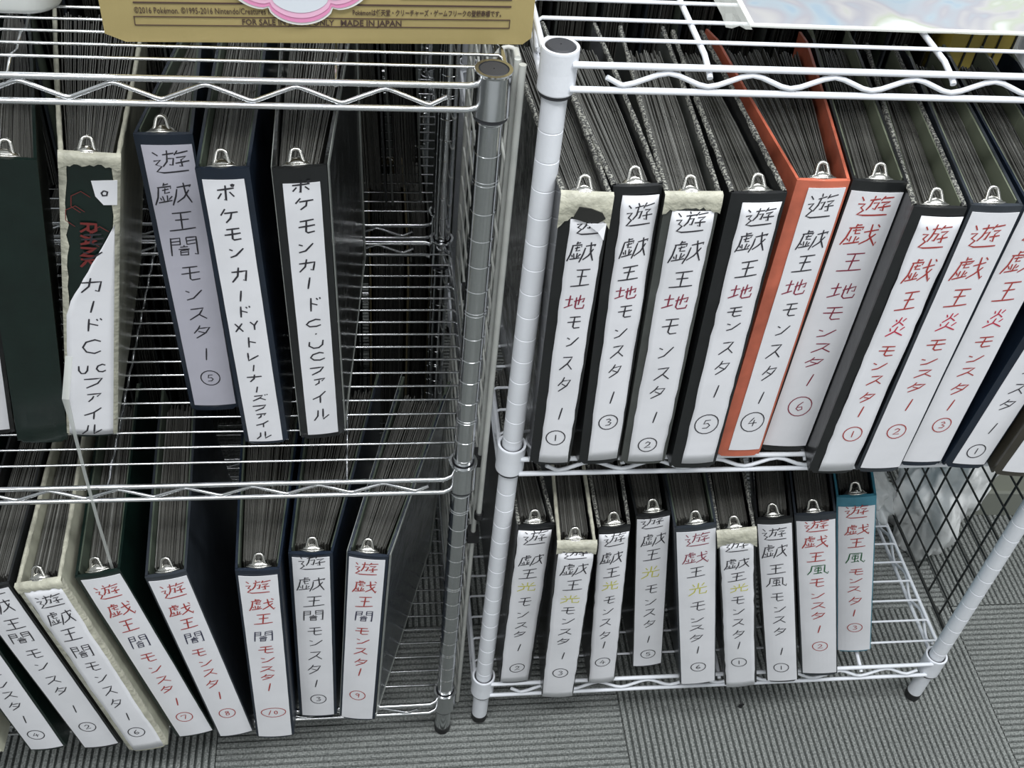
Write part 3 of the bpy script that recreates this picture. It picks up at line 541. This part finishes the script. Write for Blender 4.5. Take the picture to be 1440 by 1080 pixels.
    if lab == 'torn':   # scrap of the old label, red print on the bare board, honeycomb outline
        x0, x1 = wI * .52, wI * .97; scr = MB(); zz = H * .93
        pts = [(x0, zz), (x1, zz + .001), (x1, zz - .022), (x0 + .009, zz - .022), (x0 + .003, zz - .014)]
        vs = [(x, surf(x, z) - .0002, z) for x, z in pts]; vs += [(x, y + .0005, z) for x, y, z in vs]
        sl = scr.add(vs, [(4, 3, 2, 1, 0), (5, 6, 7, 8, 9), (0, 1, 6, 5), (1, 2, 7, 6), (2, 3, 8, 7), (3, 4, 9, 8), (4, 0, 5, 9)]).build('label', pm_, root)
        tb = MB(); glyph(tb, '゜', wI * .74, zz - .011, .012, .013, .0015, lambda x, z: surf(x, z) - .0006, 0, rnd); tb.build('handwriting', INK['k'], sl)
        pr = MB(); red = mat('dull_red_print', (.17, .022, .02), .6); s3 = lambda x, z: surf(x, z) + .0001
        LT = {'R': '0,100 0,0 70,0 90,25 70,50 0,50;40,50 95,100', 'A': '0,100 50,0 100,100;20,65 80,65', 'N': '5,100 5,0 95,100 95,0', 'K': '5,0 5,100;90,0 10,55 95,100'}
        for k_, ch in enumerate('RANK'):
            zc = H * .785 - k_ * .0118
            for st in LT[ch].split(';'):
                pp = [tuple(float(a) / 100 for a in p.split(',')) for p in st.split()]
                ribbon(pr, [(wI * .46 - (v - .5) * .0115, zc - (u - .5) * .0088) for u, v in pp], .0025, s3, 0)
        for hx, hz in ((.34, .865), (.24, .82), (.66, .76)):
            ribbon(pr, [(wI * hx + .008 * math.cos(a * math.pi / 3 + .5), H * hz + .010 * math.sin(a * math.pi / 3 + .5)) for a in range(5)], .0006, s3, 0)
        pr.build('red_print', red, spine)['kind'] = 'stuff'
    if 'tape' in ex:
        tp = MB(); vs = []; k = 16; zt_ = H + .0012; dp = {'C1': .026, 'D6': .022, 'D2': .014, 'C3': .014, 'B3': .009, 'A2': .009}.get(key, .015)
        tm_ = TAPE
        for i in range(k + 1):
            x = -.0012 + (wI + .0024) * i / k; edge = abs(i / k - .5) * 2
            z0 = H - dp * (.65 + .5 * edge ** 3) - rnd.uniform(0, .003); xx = min(max(x, 0), wI)
            vs += [(x, .003, zt_), (x, surf0(xx, H) - .0014, zt_ - .0006), (x, surf(xx, H) - .0007 - rnd.uniform(0, .0006), (zt_ + z0) / 2), (x, surf(xx, z0) - .0005, z0)]
        fs = []
        for i in range(k):
            a = 4 * i; c = a + 4; fs += [(a, a + 1, c + 1, c), (a + 1, a + 2, c + 2, c + 1), (a + 2, a + 3, c + 3, c + 2)]
        tp.add(vs, fs, smooth=True).build('tape_patch', tm_, root)
        if key in ('A2', 'B3'):   # tape also runs down both spine edges
            for xx in (0, wI):
                e = MB(); vs = []
                for j in range(30):
                    z = .004 + (H - .006) * j / 29; iw = .0030 + rnd.uniform(0, .0022) * (1.6 if key == 'A2' else 1); s_ = 1 if xx == 0 else -1
                    vs += [(xx - s_ * .0010, .004, z), (xx - s_ * .0010, -.0004, z), (xx + s_ * iw, surf(min(max(xx + s_ * iw, 0), wI), z) + .0002, z)]
                fs = []
                for j in range(29):
                    a = 3 * j; c = a + 3; fs += [(a, c, c + 1, a + 1), (a + 1, c + 1, c + 2, a + 2)]
                e.add(vs, fs, smooth=True).build('tape_strip', TAPE, spine)
    if 'hole' in ex:
        hp = MB(); pts = [(.36, .972), (.60, .968), (.84, .955), (.92, .938), (.78, .925), (.52, .928), (.26, .938)]
        vs = [(wI * x, surf(wI * x, H * z) - .0022, H * z) for x, z in pts]; vs += [(x, y + .001, z) for x, y, z in vs]
        hp.add(vs, [tuple(range(7)), tuple(range(13, 6, -1))] + [(i, 7 + i, 7 + (i + 1) % 7, (i + 1) % 7) for i in range(7)]).build('bare_patch', mat('bare_board', (.02, .02, .018), .7), root)
        fp = MB(); pts = [(.55, .925), (.95, .925), (.92, .885), (.80, .90)]
        vs = [(wI * x, surf(wI * x, H * z) - .003 - (.004 if i == 2 else 0), H * z) for i, (x, z) in enumerate(pts)]; vs += [(x, y + .0005, z) for x, y, z in vs]
        fp.hexa(vs).build('peeling_film', PAPER, root)
    return root
WHERE = {'A': 'on the middle shelf of the chrome rack', 'B': 'on the bottom shelf of the chrome rack', 'C': 'on the middle shelf of the white rack', 'D': 'on the bottom shelf of the white rack'}
INKN = {'k': 'black', 'rr': 'red', 'mm': 'dark red', 'mk': 'dark red and black', 'rg': 'red and green'}
LB = {
'A0': 'black binder cut off by the left picture edge, middle shelf of chrome rack',
'A1': 'plain black-green binder without spine label, middle shelf of chrome rack',
'A2': 'worn binder with cream edges, its white label torn diagonally over red print',
'A3': 'navy binder set back with a lilac-white label, gap on its left side',
'A4': 'navy binder with small katakana writing and letters X and Y',
'A5': 'black binder with narrow curled white label, last on the middle chrome shelf',
'B0': 'cream binder almost wholly outside the lower left picture corner',
'B1': 'leaning dark green binder at lower left, its title running out of the picture',
'B2': 'leaning black binder touching the cream one, circled 2, bottom chrome shelf',
'B3': 'cream yellowed binder leaning left on the bottom chrome shelf',
'B4': 'dark green binder with red title, circled 7, right beside the cream binder',
'B5': 'blue-black binder with red title and circled 8, wide dark gap on its right',
'B6': 'navy binder with red circled 10 low on its label',
'B7': 'navy binder with all-black writing between two red-titled ones, bottom chrome shelf',
'B8': 'navy binder with red title, last on bottom chrome shelf, its cover flared',
'C1': 'black binder with cream taped top and black hole, beside the white post',
'C2': 'black binder between two with cream taped tops, middle white shelf',
'C3': 'dark grey binder with cream taped top and black circled 2, middle white shelf',
'C4': 'black scuffed binder directly left of the orange one',
'C5': 'orange binder on the middle white shelf, black writing',
'C6': 'black binder directly right of the orange one, dark red writing',
'C7': 'black binder with red title and circled 1, large dark side face showing',
'C8': 'blue-black binder with red title and circled 2, between two other red-titled ones',
'C9': 'navy binder with red title and circled 3, middle white shelf, set slightly back',
'C10': 'navy binder with black circled 1, near the right picture edge',
'C11': 'brown-black binder cut off by the right picture edge',
'D1': 'black binder first beside the post on the bottom white shelf',
'D2': 'black binder with cream taped top and black circled 3, bottom white shelf',
'D3': 'narrow black binder with yellow character and circled 4, bottom white shelf',
'D4': 'black binder set back on bottom white shelf, yellow character, circled 5',
'D5': 'blue-black binder with dark red first characters above a yellow one, circled 6',
'D6': 'black binder with crumpled cream tape over its top and label, circled 1',
'D7': 'black binder with all-black writing, directly right of the crumpled taped one',
'D8': 'blue-black binder with red title, green character and circled 2',
'D9': 'light blue binder at the right end of the bottom white shelf'}
NUM = {}
def mk_label(k):
    if k in LB: return LB[k]
    col, lab, st, ex = BK[k]; n = T[k]['g'][-1][0]
    lean = ', leaning left' if k in ('B1', 'B2', 'B3', 'B4', 'B5') else ''
    return '%s binder%s, %s writing, circled %s on white label, %s' % (CN[col], lean, INKN[st], n, WHERE[k[0]])
GR = {'A': 'binders on the middle shelf of the chrome rack', 'B': 'binders on the bottom shelf of the chrome rack', 'C': 'binders on the middle shelf of the white rack', 'D': 'binders on the bottom shelf of the white rack'}
T['B1']['g'] = [('ン', .125), ('ス', .105), ('タ', .085), ('ー', .062), ('4', .034)]; T['B1']['g'] = [('遊', .285), ('戯', .255), ('王', .225), ('闇', .195), ('モ', .165), ('ン', .14), ('ス', .12), ('タ', .098), ('ー', .07), ('4', .036)]
T['C10']['g'] = [('遊', .28), ('戯', .25), ('王', .222), ('地', .194), ('モ', .168)] + T['C10']['g']
T['C10']['g'] = [(c, z) for c, z in T['C10']['g'] if c != '地']
T['C11']['g'] = [('遊', .28), ('戯', .25), ('王', .222), ('モ', .17), ('ン', .145), ('ス', .12), ('タ', .1), ('ー', .07), ('2', .04)]
for k in T: binder(k, BK[k], T[k], label=mk_label(k), group=GR[k[0]], D=.255 if k[0] == 'D' else .262)

# back row: binders in the racks behind, fore edges towards the camera
def back_binder(x, y, z, wI, col, label, group, lean=0, yaw=180):
    t = dict(o=[x + wI, y + .262, z], r=[yaw, lean, 0], w=wI, h=.31, f=(0, 0), g=[])
    return binder('Z%d' % int(x * 1000), (col, None, '', 'lining' if col == 'slate' else ''), t, label=label, group=group, back=True)
rb = random.Random(4)
for i, (x, c) in enumerate([(.02, 'black'), (.068, 'grey'), (.116, 'black'), (.164, 'slate'), (.212, 'black'), (.260, 'grey'), (.308, 'black'), (.356, 'black'), (.404, 'slate'), (.452, 'black')]):
    back_binder(x, .40, .501, .043, c, 'dark binder in the back row, fore edge forward, seen through the top white shelf', 'back row binders behind the white rack')
for i, (x, c) in enumerate([(-.52, 'black'), (-.474, 'slate'), (-.428, 'black'), (-.382, 'grey'), (-.336, 'black'), (-.290, 'black'), (-.244, 'slate')]):
    back_binder(x, .395, .489, .043, c, 'dark binder in the back row, seen dimly through the top chrome shelf', 'back row binders behind the chrome rack')
back_binder(-.152, .395, .489, .044, 'black', 'black binder leaning in the back rack, seen past the right end of the middle shelf', None, lean=3)
back_binder(-.103, .400, .489, .036, 'grey', 'dark grey binder at the right end of the back middle shelf', None, lean=3)
back_binder(-.130, .40, .0815, .05, 'tan', 'tan-brown binder low in the back rack, seen through the shelf wires', None)
back_binder(-.190, .40, .0815, .05, 'black', 'black binder low in the back rack, left of the tan-brown one', None)
back_binder(-.078, .43, .0815, .028, 'grey', 'thin dark grey binder low in the back rack, right of the tan-brown one', None)
for i in range(7): back_binder(-.55 + .05 * i, .40, .0815, .044, 'black', 'dark binder on the bottom back shelf, barely visible through the chrome racks', 'binders on the bottom back shelf')
yb = MB(); yb.box(.505, .375, .501, .580, .50, .765); ylw = mat('yellow_card', (.55, .42, .08), .5, nscale=30, noise=.15)
yo = yb.build('card_box', ylw); tag(yo, 'yellow box with black stripes behind the white rack, top right', 'box')
ys = MB()
for i, x in enumerate((.518, .535, .552, .570)): ys.hexa([(x, .3738, .52), (x + .002, .3738, .52), (x + .002, .3752, .52), (x, .3752, .52), (x + .008, .3738, .764), (x + .010, .3738, .764), (x + .010, .3752, .764), (x + .008, .3752, .764)])
ys.build('black_stripes', BLACKW, yo)

# ---------------------------------------------------------------- grid panels
def grid_panel(name, X, y0, y1, z0, z1, m, label, r=.0016, pitch=.0375, off=(.0375, .0375), rb_=.0028, slack=0):
    root = link(name, None, loc=(X, y0, z0)); tag(root, label, 'grid panel')
    D_, H_ = y1 - y0, z1 - z0
    b = MB(); b.tube([(0, 0, 0), (0, D_, 0)], rb_, 8); b.tube([(0, 0, H_), (0, D_, H_)], rb_, 8); b.tube([(0, 0, 0), (0, 0, H_)], rb_, 8); b.tube([(0, D_, 0), (0, D_, H_)], rb_, 8)
    b.build('border', m, root)
    v = None; y = off[0]
    while y < D_ - .005:
        if v is None: v = MB().tube([(0, 0, 0), (0, 0, H_)], r, 6).build('wire', m, root, loc=(r, y, 0))
        else: link('wire', v.data, root, loc=(r, y, 0))
        y += pitch
    h = None; z = off[1]
    while z < H_ - .005:
        if h is None: h = MB().tube([(0, 0, 0), (0, D_, 0)], r, 6).build('wire', m, root, loc=(-r * .6, 0, z))
        else: link('wire', h.data, root, loc=(-r * .6, 0, z))
        z += pitch
    return root
grid_panel('grid_panel', .6045, .0265, .345, .0905, .84, BLACKW, 'black square-mesh grid panel fixed upright beyond the right end of the white rack', off=(.0375, .0365), r=.0014, rb_=.0022)
gp = grid_panel('grid_panel', -.0265, .018, .345, .012, .893, mat('worn_white_wire', (.55, .56, .53), .35, noise=.15, nscale=30), 'pale grid panel standing edge-on between the chrome and white posts', r=.0014, rb_=.0026)
for y, z in ((.0, .455), (.0, .335), (.20, .50)):
    MB().box(-.006, -.007, -.006, .006, .009, .006).build('clip', RUBBER, gp, loc=(0, y, z))
pole = link('hanging_rod', MB().tube([(0, 0, 0), (0, 0, .504)], .0028, 12).build('tmp', mat('worn_white_wire', (.6, .6, .6))).data); bpy.data.objects.remove(bpy.data.objects['tmp'])
pole.location = (-.0240, .008, .390); tag(pole, 'pale round rod with black end cap hanging between the two racks', 'rod')
MB().lathe([(.0005, -.004), (.0044, -.003), (.0046, .006), (.0036, .007)], 12).build('end_cap', RUBBER, pole)
hk = MB(); pts = [(-.0325 - .0095 * math.cos(a * math.pi / 10), -.005, .882 + .014 * math.sin(a * math.pi / 10)) for a in range(11)]
pts = [(pts[0][0], -.005, .870)] + pts + [(pts[-1][0], -.005, .860)]
hk.tube([(x, y + .035, z) for x, y, z in pts], .0018, 8)
tag(hk.build('wire_hook', mat('clear_grey_plastic', (.55, .55, .52), .3)), 'pale curved hook tying the chrome post to the grid panel at the top', 'hook')

# ---------------------------------------------------------------- things on top of the racks
ZT = .8936 + .0041
box = link('card_box', None, loc=(-.3060, .0170, ZT + .0003), rot=(0, 0, R(2.6))); tag(box, 'large gold cardboard box with small print standing on the top chrome shelf', 'box')
GOLD = mat('gold_board', (.42, .335, .145), .42, metal=.15, noise=.05, nscale=12, bump=.05, bscale=200)
Wb, Hb, Db = .2900, .13, .16
b = MB(); fr = [(.010, 0), (Wb - .006, 0), (Wb, .005), (Wb, Hb), (-.004, Hb), (-.003, .006)]
vs = [(x, 0, z) for x, z in fr] + [(x, Db, z) for x, z in fr]; n = 6
b.add(vs, [tuple(range(n)), tuple(range(2 * n - 1, n - 1, -1))] + [(i, n + i, n + (i + 1) % n, (i + 1) % n) for i in range(n)])
bb = b.build('box_body', GOLD, box)
BR = mat('brown_print', (.075, .045, .035), .6)
pr = MB()
def bar(x0, z0, x1, z1, t): 
    pr.hexa([(x0, -.0006, z0 - t / 2), (x1, -.0006, z1 - t / 2), (x1, .0002, z1 - t / 2), (x0, .0002, z0 - t / 2), (x0, -.0006, z0 + t / 2), (x1, -.0006, z1 + t / 2), (x1, .0002, z1 + t / 2), (x0, .0002, z0 + t / 2)])
zb = .8318
def Z(z): return z - zb
bar(.0185, .0285, Wb - .0165, .0285, .0010)
x0, x1, za, z1_ = .0175, Wb - .0165, .0125, .0186
bar(x0, za, x1, za, .0005); bar(x0, z1_, x1, z1_, .0005); bar(x0, (za + z1_) / 2, x0 + .0005, (za + z1_) / 2, z1_ - za); bar(x1 - .0005, (za + z1_) / 2, x1, (za + z1_) / 2, z1_ - za)
bar(.196, .0342, x1, .0342, .0022)
pr.build('printed_lines', BR, bb)['kind'] = 'stuff'
def text(s, x, z, size, wmax=None, parent=bb, m=BR, bold=.0):
    c = bpy.data.curves.new('t', 'FONT'); c.body = s; c.size = size; c.offset = bold; c.extrude = .0001; c.resolution_u = 2
    o = bpy.data.objects.new('t', c); sc.collection.objects.link(o); bpy.context.view_layer.update()
    dg = bpy.context.evaluated_depsgraph_get(); me = bpy.data.meshes.new_from_object(o.evaluated_get(dg)); bpy.data.objects.remove(o)
    me.materials.clear(); me.materials.append(m)
    q = link('small_print', me, parent, loc=(x, -.0005, z), rot=(math.pi / 2, 0, 0))
    q['kind'] = 'stuff'
    if wmax and me.vertices:
        w_ = max(v.co.x for v in me.vertices) - min(v.co.x for v in me.vertices)
        if w_ > 0: q.scale = (wmax / w_, 1, 1)
    return q
text('©2016 Pokémon. ©1995-2016 Nintendo/Creatures Inc./GAME FREAK inc.', .0185, .0210, .0062, .125)
text('Pokémonは任天堂・クリーチャーズ・ゲームフリークの登録商標です。', .163, .0212, .0052, .1035, bold=.00005)
text('FOR SALE IN JAPAN ONLY', .0880, .0134, .0058, .062, bold=.00008)
text('MADE IN JAPAN', .1545, .0133, .0060, .0420, bold=.00012)
# scalloped price card on the box
sg = link('price_card', None, loc=(-.1780, .0215, ZT + .0718), rot=(0, 0, R(2.6))); tag(sg, 'white scalloped card with pink border stuck on the gold box', 'sign')
def cloud(rx, rz, y0, y1, m, name, parent, lob=7, amp=.13):
    b = MB(); n = 112; vs = []
    for y in (y0, y1):
        for i in range(n):
            a = 2 * math.pi * i / n - math.pi / 2; s = (1 - amp) + amp * abs(math.cos(lob * (a + math.pi / 2) / 2)) ** .6
            vs.append((rx * s * math.cos(a), y, rz * s * math.sin(a)))
    return b.add(vs, [tuple(range(n)), tuple(range(2 * n - 1, n - 1, -1))] + [(i, n + i, n + (i + 1) % n, (i + 1) % n) for i in range(n)]).build(name, m, parent)
cloud(.0575, .0570, -.0010, 0, mat('card_white', (.85, .84, .82), .5), 'backing', sg)
cloud(.0555, .0550, -.0015, -.001, mat('card_pink', (.80, .30, .52), .5), 'pink_border', sg)
cloud(.0535, .0515, -.0019, -.0015, mat('card_pale_pink', (.88, .50, .68), .5), 'pale_pink_border', sg)
cloud(.0500, .0475, -.0023, -.0019, mat('card_grey_white', (.74, .78, .84), .5), 'centre', sg)
# white plastic tray at the top left
tb = MB(); n = 40; prof = []
def rr(w_, d_, r_, z):
    out = []
    for cx_, cy_, a0 in ((w_ - r_, d_ - r_, 0), (r_, d_ - r_, 90), (r_, r_, 180), (w_ - r_, r_, 270)):
        for i in range(7): a = R(a0 + 15 * i); out.append((cx_ + r_ * math.cos(a), cy_ + r_ * math.sin(a), z))
    return out
def inset(ring, d, w_, d_): return [(x + (d if x < w_ / 2 else -d), y + (d if y < d_ / 2 else -d), z) for x, y, z in ring]
Wt, Dt = .30, .20; rings = [inset(rr(Wt, Dt, .02, 0), .006, Wt, Dt), inset(rr(Wt, Dt, .02, .002), .002, Wt, Dt), rr(Wt, Dt, .02, .006), rr(Wt, Dt, .02, .085), inset(rr(Wt, Dt, .02, .085), .003, Wt, Dt), inset(rr(Wt, Dt, .02, .006), .004, Wt, Dt)]
q = 28; vs = [v for g in rings for v in g]; fs = [(i * q + k, i * q + (k + 1) % q, (i + 1) * q + (k + 1) % q, (i + 1) * q + k) for i in range(5) for k in range(q)] + [tuple(range(q))[::-1], tuple(range(5 * q, 6 * q))]
tr_ = tb.add(vs, fs, smooth=True).build('plastic_tray', mat('white_plastic', (.82, .84, .82), .35), loc=(-.645, .0475, ZT + .0003)); tag(tr_, 'white plastic tray on the top chrome shelf, upper left corner', 'tray')
# poster in clear sleeve on the white rack
ZP = .9045 + .0046
def art():
    m = bpy.data.materials.new('pale_printed_picture'); m.use_nodes = True; N, L = nodes(m); b = N['Principled BSDF']; b.inputs['Roughness'].default_value = .18; b.inputs['Coat Weight'].default_value = .5
    tc = N.new('ShaderNodeTexCoord'); n = N.new('ShaderNodeTexNoise'); n.inputs['Scale'].default_value = 14; n.inputs['Detail'].default_value = 2; n.inputs['Distortion'].default_value = 1.2
    r = N.new('ShaderNodeValToRGB'); cs = [(.30, (.22, .34, .47)), (.38, (.36, .42, .47)), (.46, (.37, .365, .40)), (.54, (.46, .45, .45)), (.60, (.43, .46, .38)), (.68, (.62, .64, .62))]
    r.color_ramp.elements[0].position = cs[0][0]; r.color_ramp.elements[0].color = (*cs[0][1], 1); r.color_ramp.elements[1].position = cs[-1][0]; r.color_ramp.elements[1].color = (*cs[-1][1], 1)
    for p_, c in cs[1:-1]: e = r.color_ramp.elements.new(p_); e.color = (*c, 1)
    L.new(tc.outputs['Object'], n.inputs['Vector']); L.new(n.outputs['Fac'], r.inputs[0]); L.new(r.outputs[0], b.inputs['Base Color']); return m
po = link('poster', None, loc=(.146, .046, ZP)); tag(po, 'pale printed poster in a clear sleeve lying on top of the white rack', 'poster')
MB().box(.003, 0, .0006, .46, .285, .0014).build('sheet', mat('card_white', (.85, .84, .82)), po)
MB().box(.007, .0035, .0014, .456, .281, .00165).build('picture', art(), po)
fb = MB(); vs = []; k = 14; rnd = random.Random(9)
for i in range(k + 1):
    for j in range(5):
        vs.append((-.018 + .021 * j / 4 + (0 if j else rnd.uniform(-.002, .003)), -.007 + .30 * i / k, .0012 + rnd.uniform(0, .0030) * (j < 4)))
fs = [(5 * i + j, 5 * i + j + 1, 5 * i + j + 6, 5 * i + j + 5) for i in range(k) for j in range(4)]
n0 = len(vs); vs += [(.003 + .457 * i / 20, -.0025 + rnd.uniform(-.0008, .0006), .0008) for i in range(21)] + [(.003 + .457 * i / 20, .001, .0016) for i in range(21)]
fs += [(n0 + i, n0 + i + 1, n0 + 22 + i, n0 + 21 + i) for i in range(20)]
fb.add(vs, fs, smooth=False).build('clear_sleeve', mat('clear_film', (.8, .82, .78), .12, alpha=.38), po)

# ---------------------------------------------------------------- bags, plastic strip, crumb
def crumple(name, m, pts_, seed, amp, sub=3):
    import bmesh
    bm = bmesh.new(); bmesh.ops.create_icosphere(bm, subdivisions=sub, radius=1); rnd = random.Random(seed)
    from mathutils import noise
    (sx, sy, sz), (cx_, cy_, cz_) = pts_
    for v in bm.verts:
        p_ = v.co.copy(); d = noise.noise(p_ * 2.1 + Vector((seed, 0, 0))) * amp + abs(noise.noise(p_ * 4.7 + Vector((0, seed, 0)))) * amp * .6
        d += abs(noise.noise(p_ * 9 + Vector((0, 0, seed)))) * amp * .22; p_ *= 1 + d; v.co = Vector((cx_ + p_.x * sx, cy_ + p_.y * sy, max(.001, cz_ + p_.z * sz)))
    me = bpy.data.meshes.new(name); bm.to_mesh(me); bm.free(); me.materials.append(m); me.polygons.foreach_set('use_smooth', [True] * len(me.polygons)); return link(name, me)
bagm = mat('white_bag_film', (.92, .93, .93), .35, bump=.9, bscale=28, alpha=.95)
o = crumple('plastic_bag', bagm, ((.050, .055, .135), (.672, .262, .128)), 3, .55, 5); tag(o, 'crumpled white plastic bag on the floor behind the black grid panel', 'bag')
clm = mat('clear_bag_film', (.75, .77, .77), .15, bump=.8, bscale=30, alpha=.42)
o = crumple('plastic_bag', clm, ((.026, .050, .020), (.565, .262, .122)), 7, .5, 4); tag(o, 'small clear crumpled plastic bag on the bottom white shelf, right end', 'bag')
st = [(-.379, -.004, .628), (-.3816, -.030, .604), (-.3804, -.034, .570), (-.3803, -.036, .5204), (-.3788, -.040, .457), (-.3765, -.042, .380)]
b = MB(); vs = []
for i, p_ in enumerate(st):
    wdt = .0016 if i > 1 else .003; vs += [(p_[0] - wdt, p_[1], p_[2] + .077 - .078), (p_[0] + wdt, p_[1] - .001, p_[2] + .077 - .078), (p_[0] + wdt, p_[1] - .0004, p_[2] + .077 - .078), (p_[0] - wdt, p_[1] + .0006, p_[2] + .077 - .078)]
fs = []
for i in range(len(st) - 1):
    a = 4 * i; c = a + 4; fs += [(a, a + 1, c + 1, c), (a + 1, a + 2, c + 2, c + 1), (a + 2, a + 3, c + 3, c + 2), (a + 3, a, c, c + 3)]
o = b.add(vs, fs).build('plastic_strip', mat('grey_clear_strip', (.55, .57, .55), .25, alpha=.55)); tag(o, 'thin clear plastic strip dangling from the torn-label binder', 'plastic strip')
o = MB().hexa([(.336, -.004, .0002), (.340, -.006, .0002), (.346, -.001, .0002), (.341, .001, .0002), (.337, -.003, .003), (.340, -.005, .004), (.345, -.001, .003), (.341, .0, .004)]).build('crumb', RUBBER); tag(o, 'tiny black crumb on the grey ribbed carpet in front of the white rack', 'crumb')
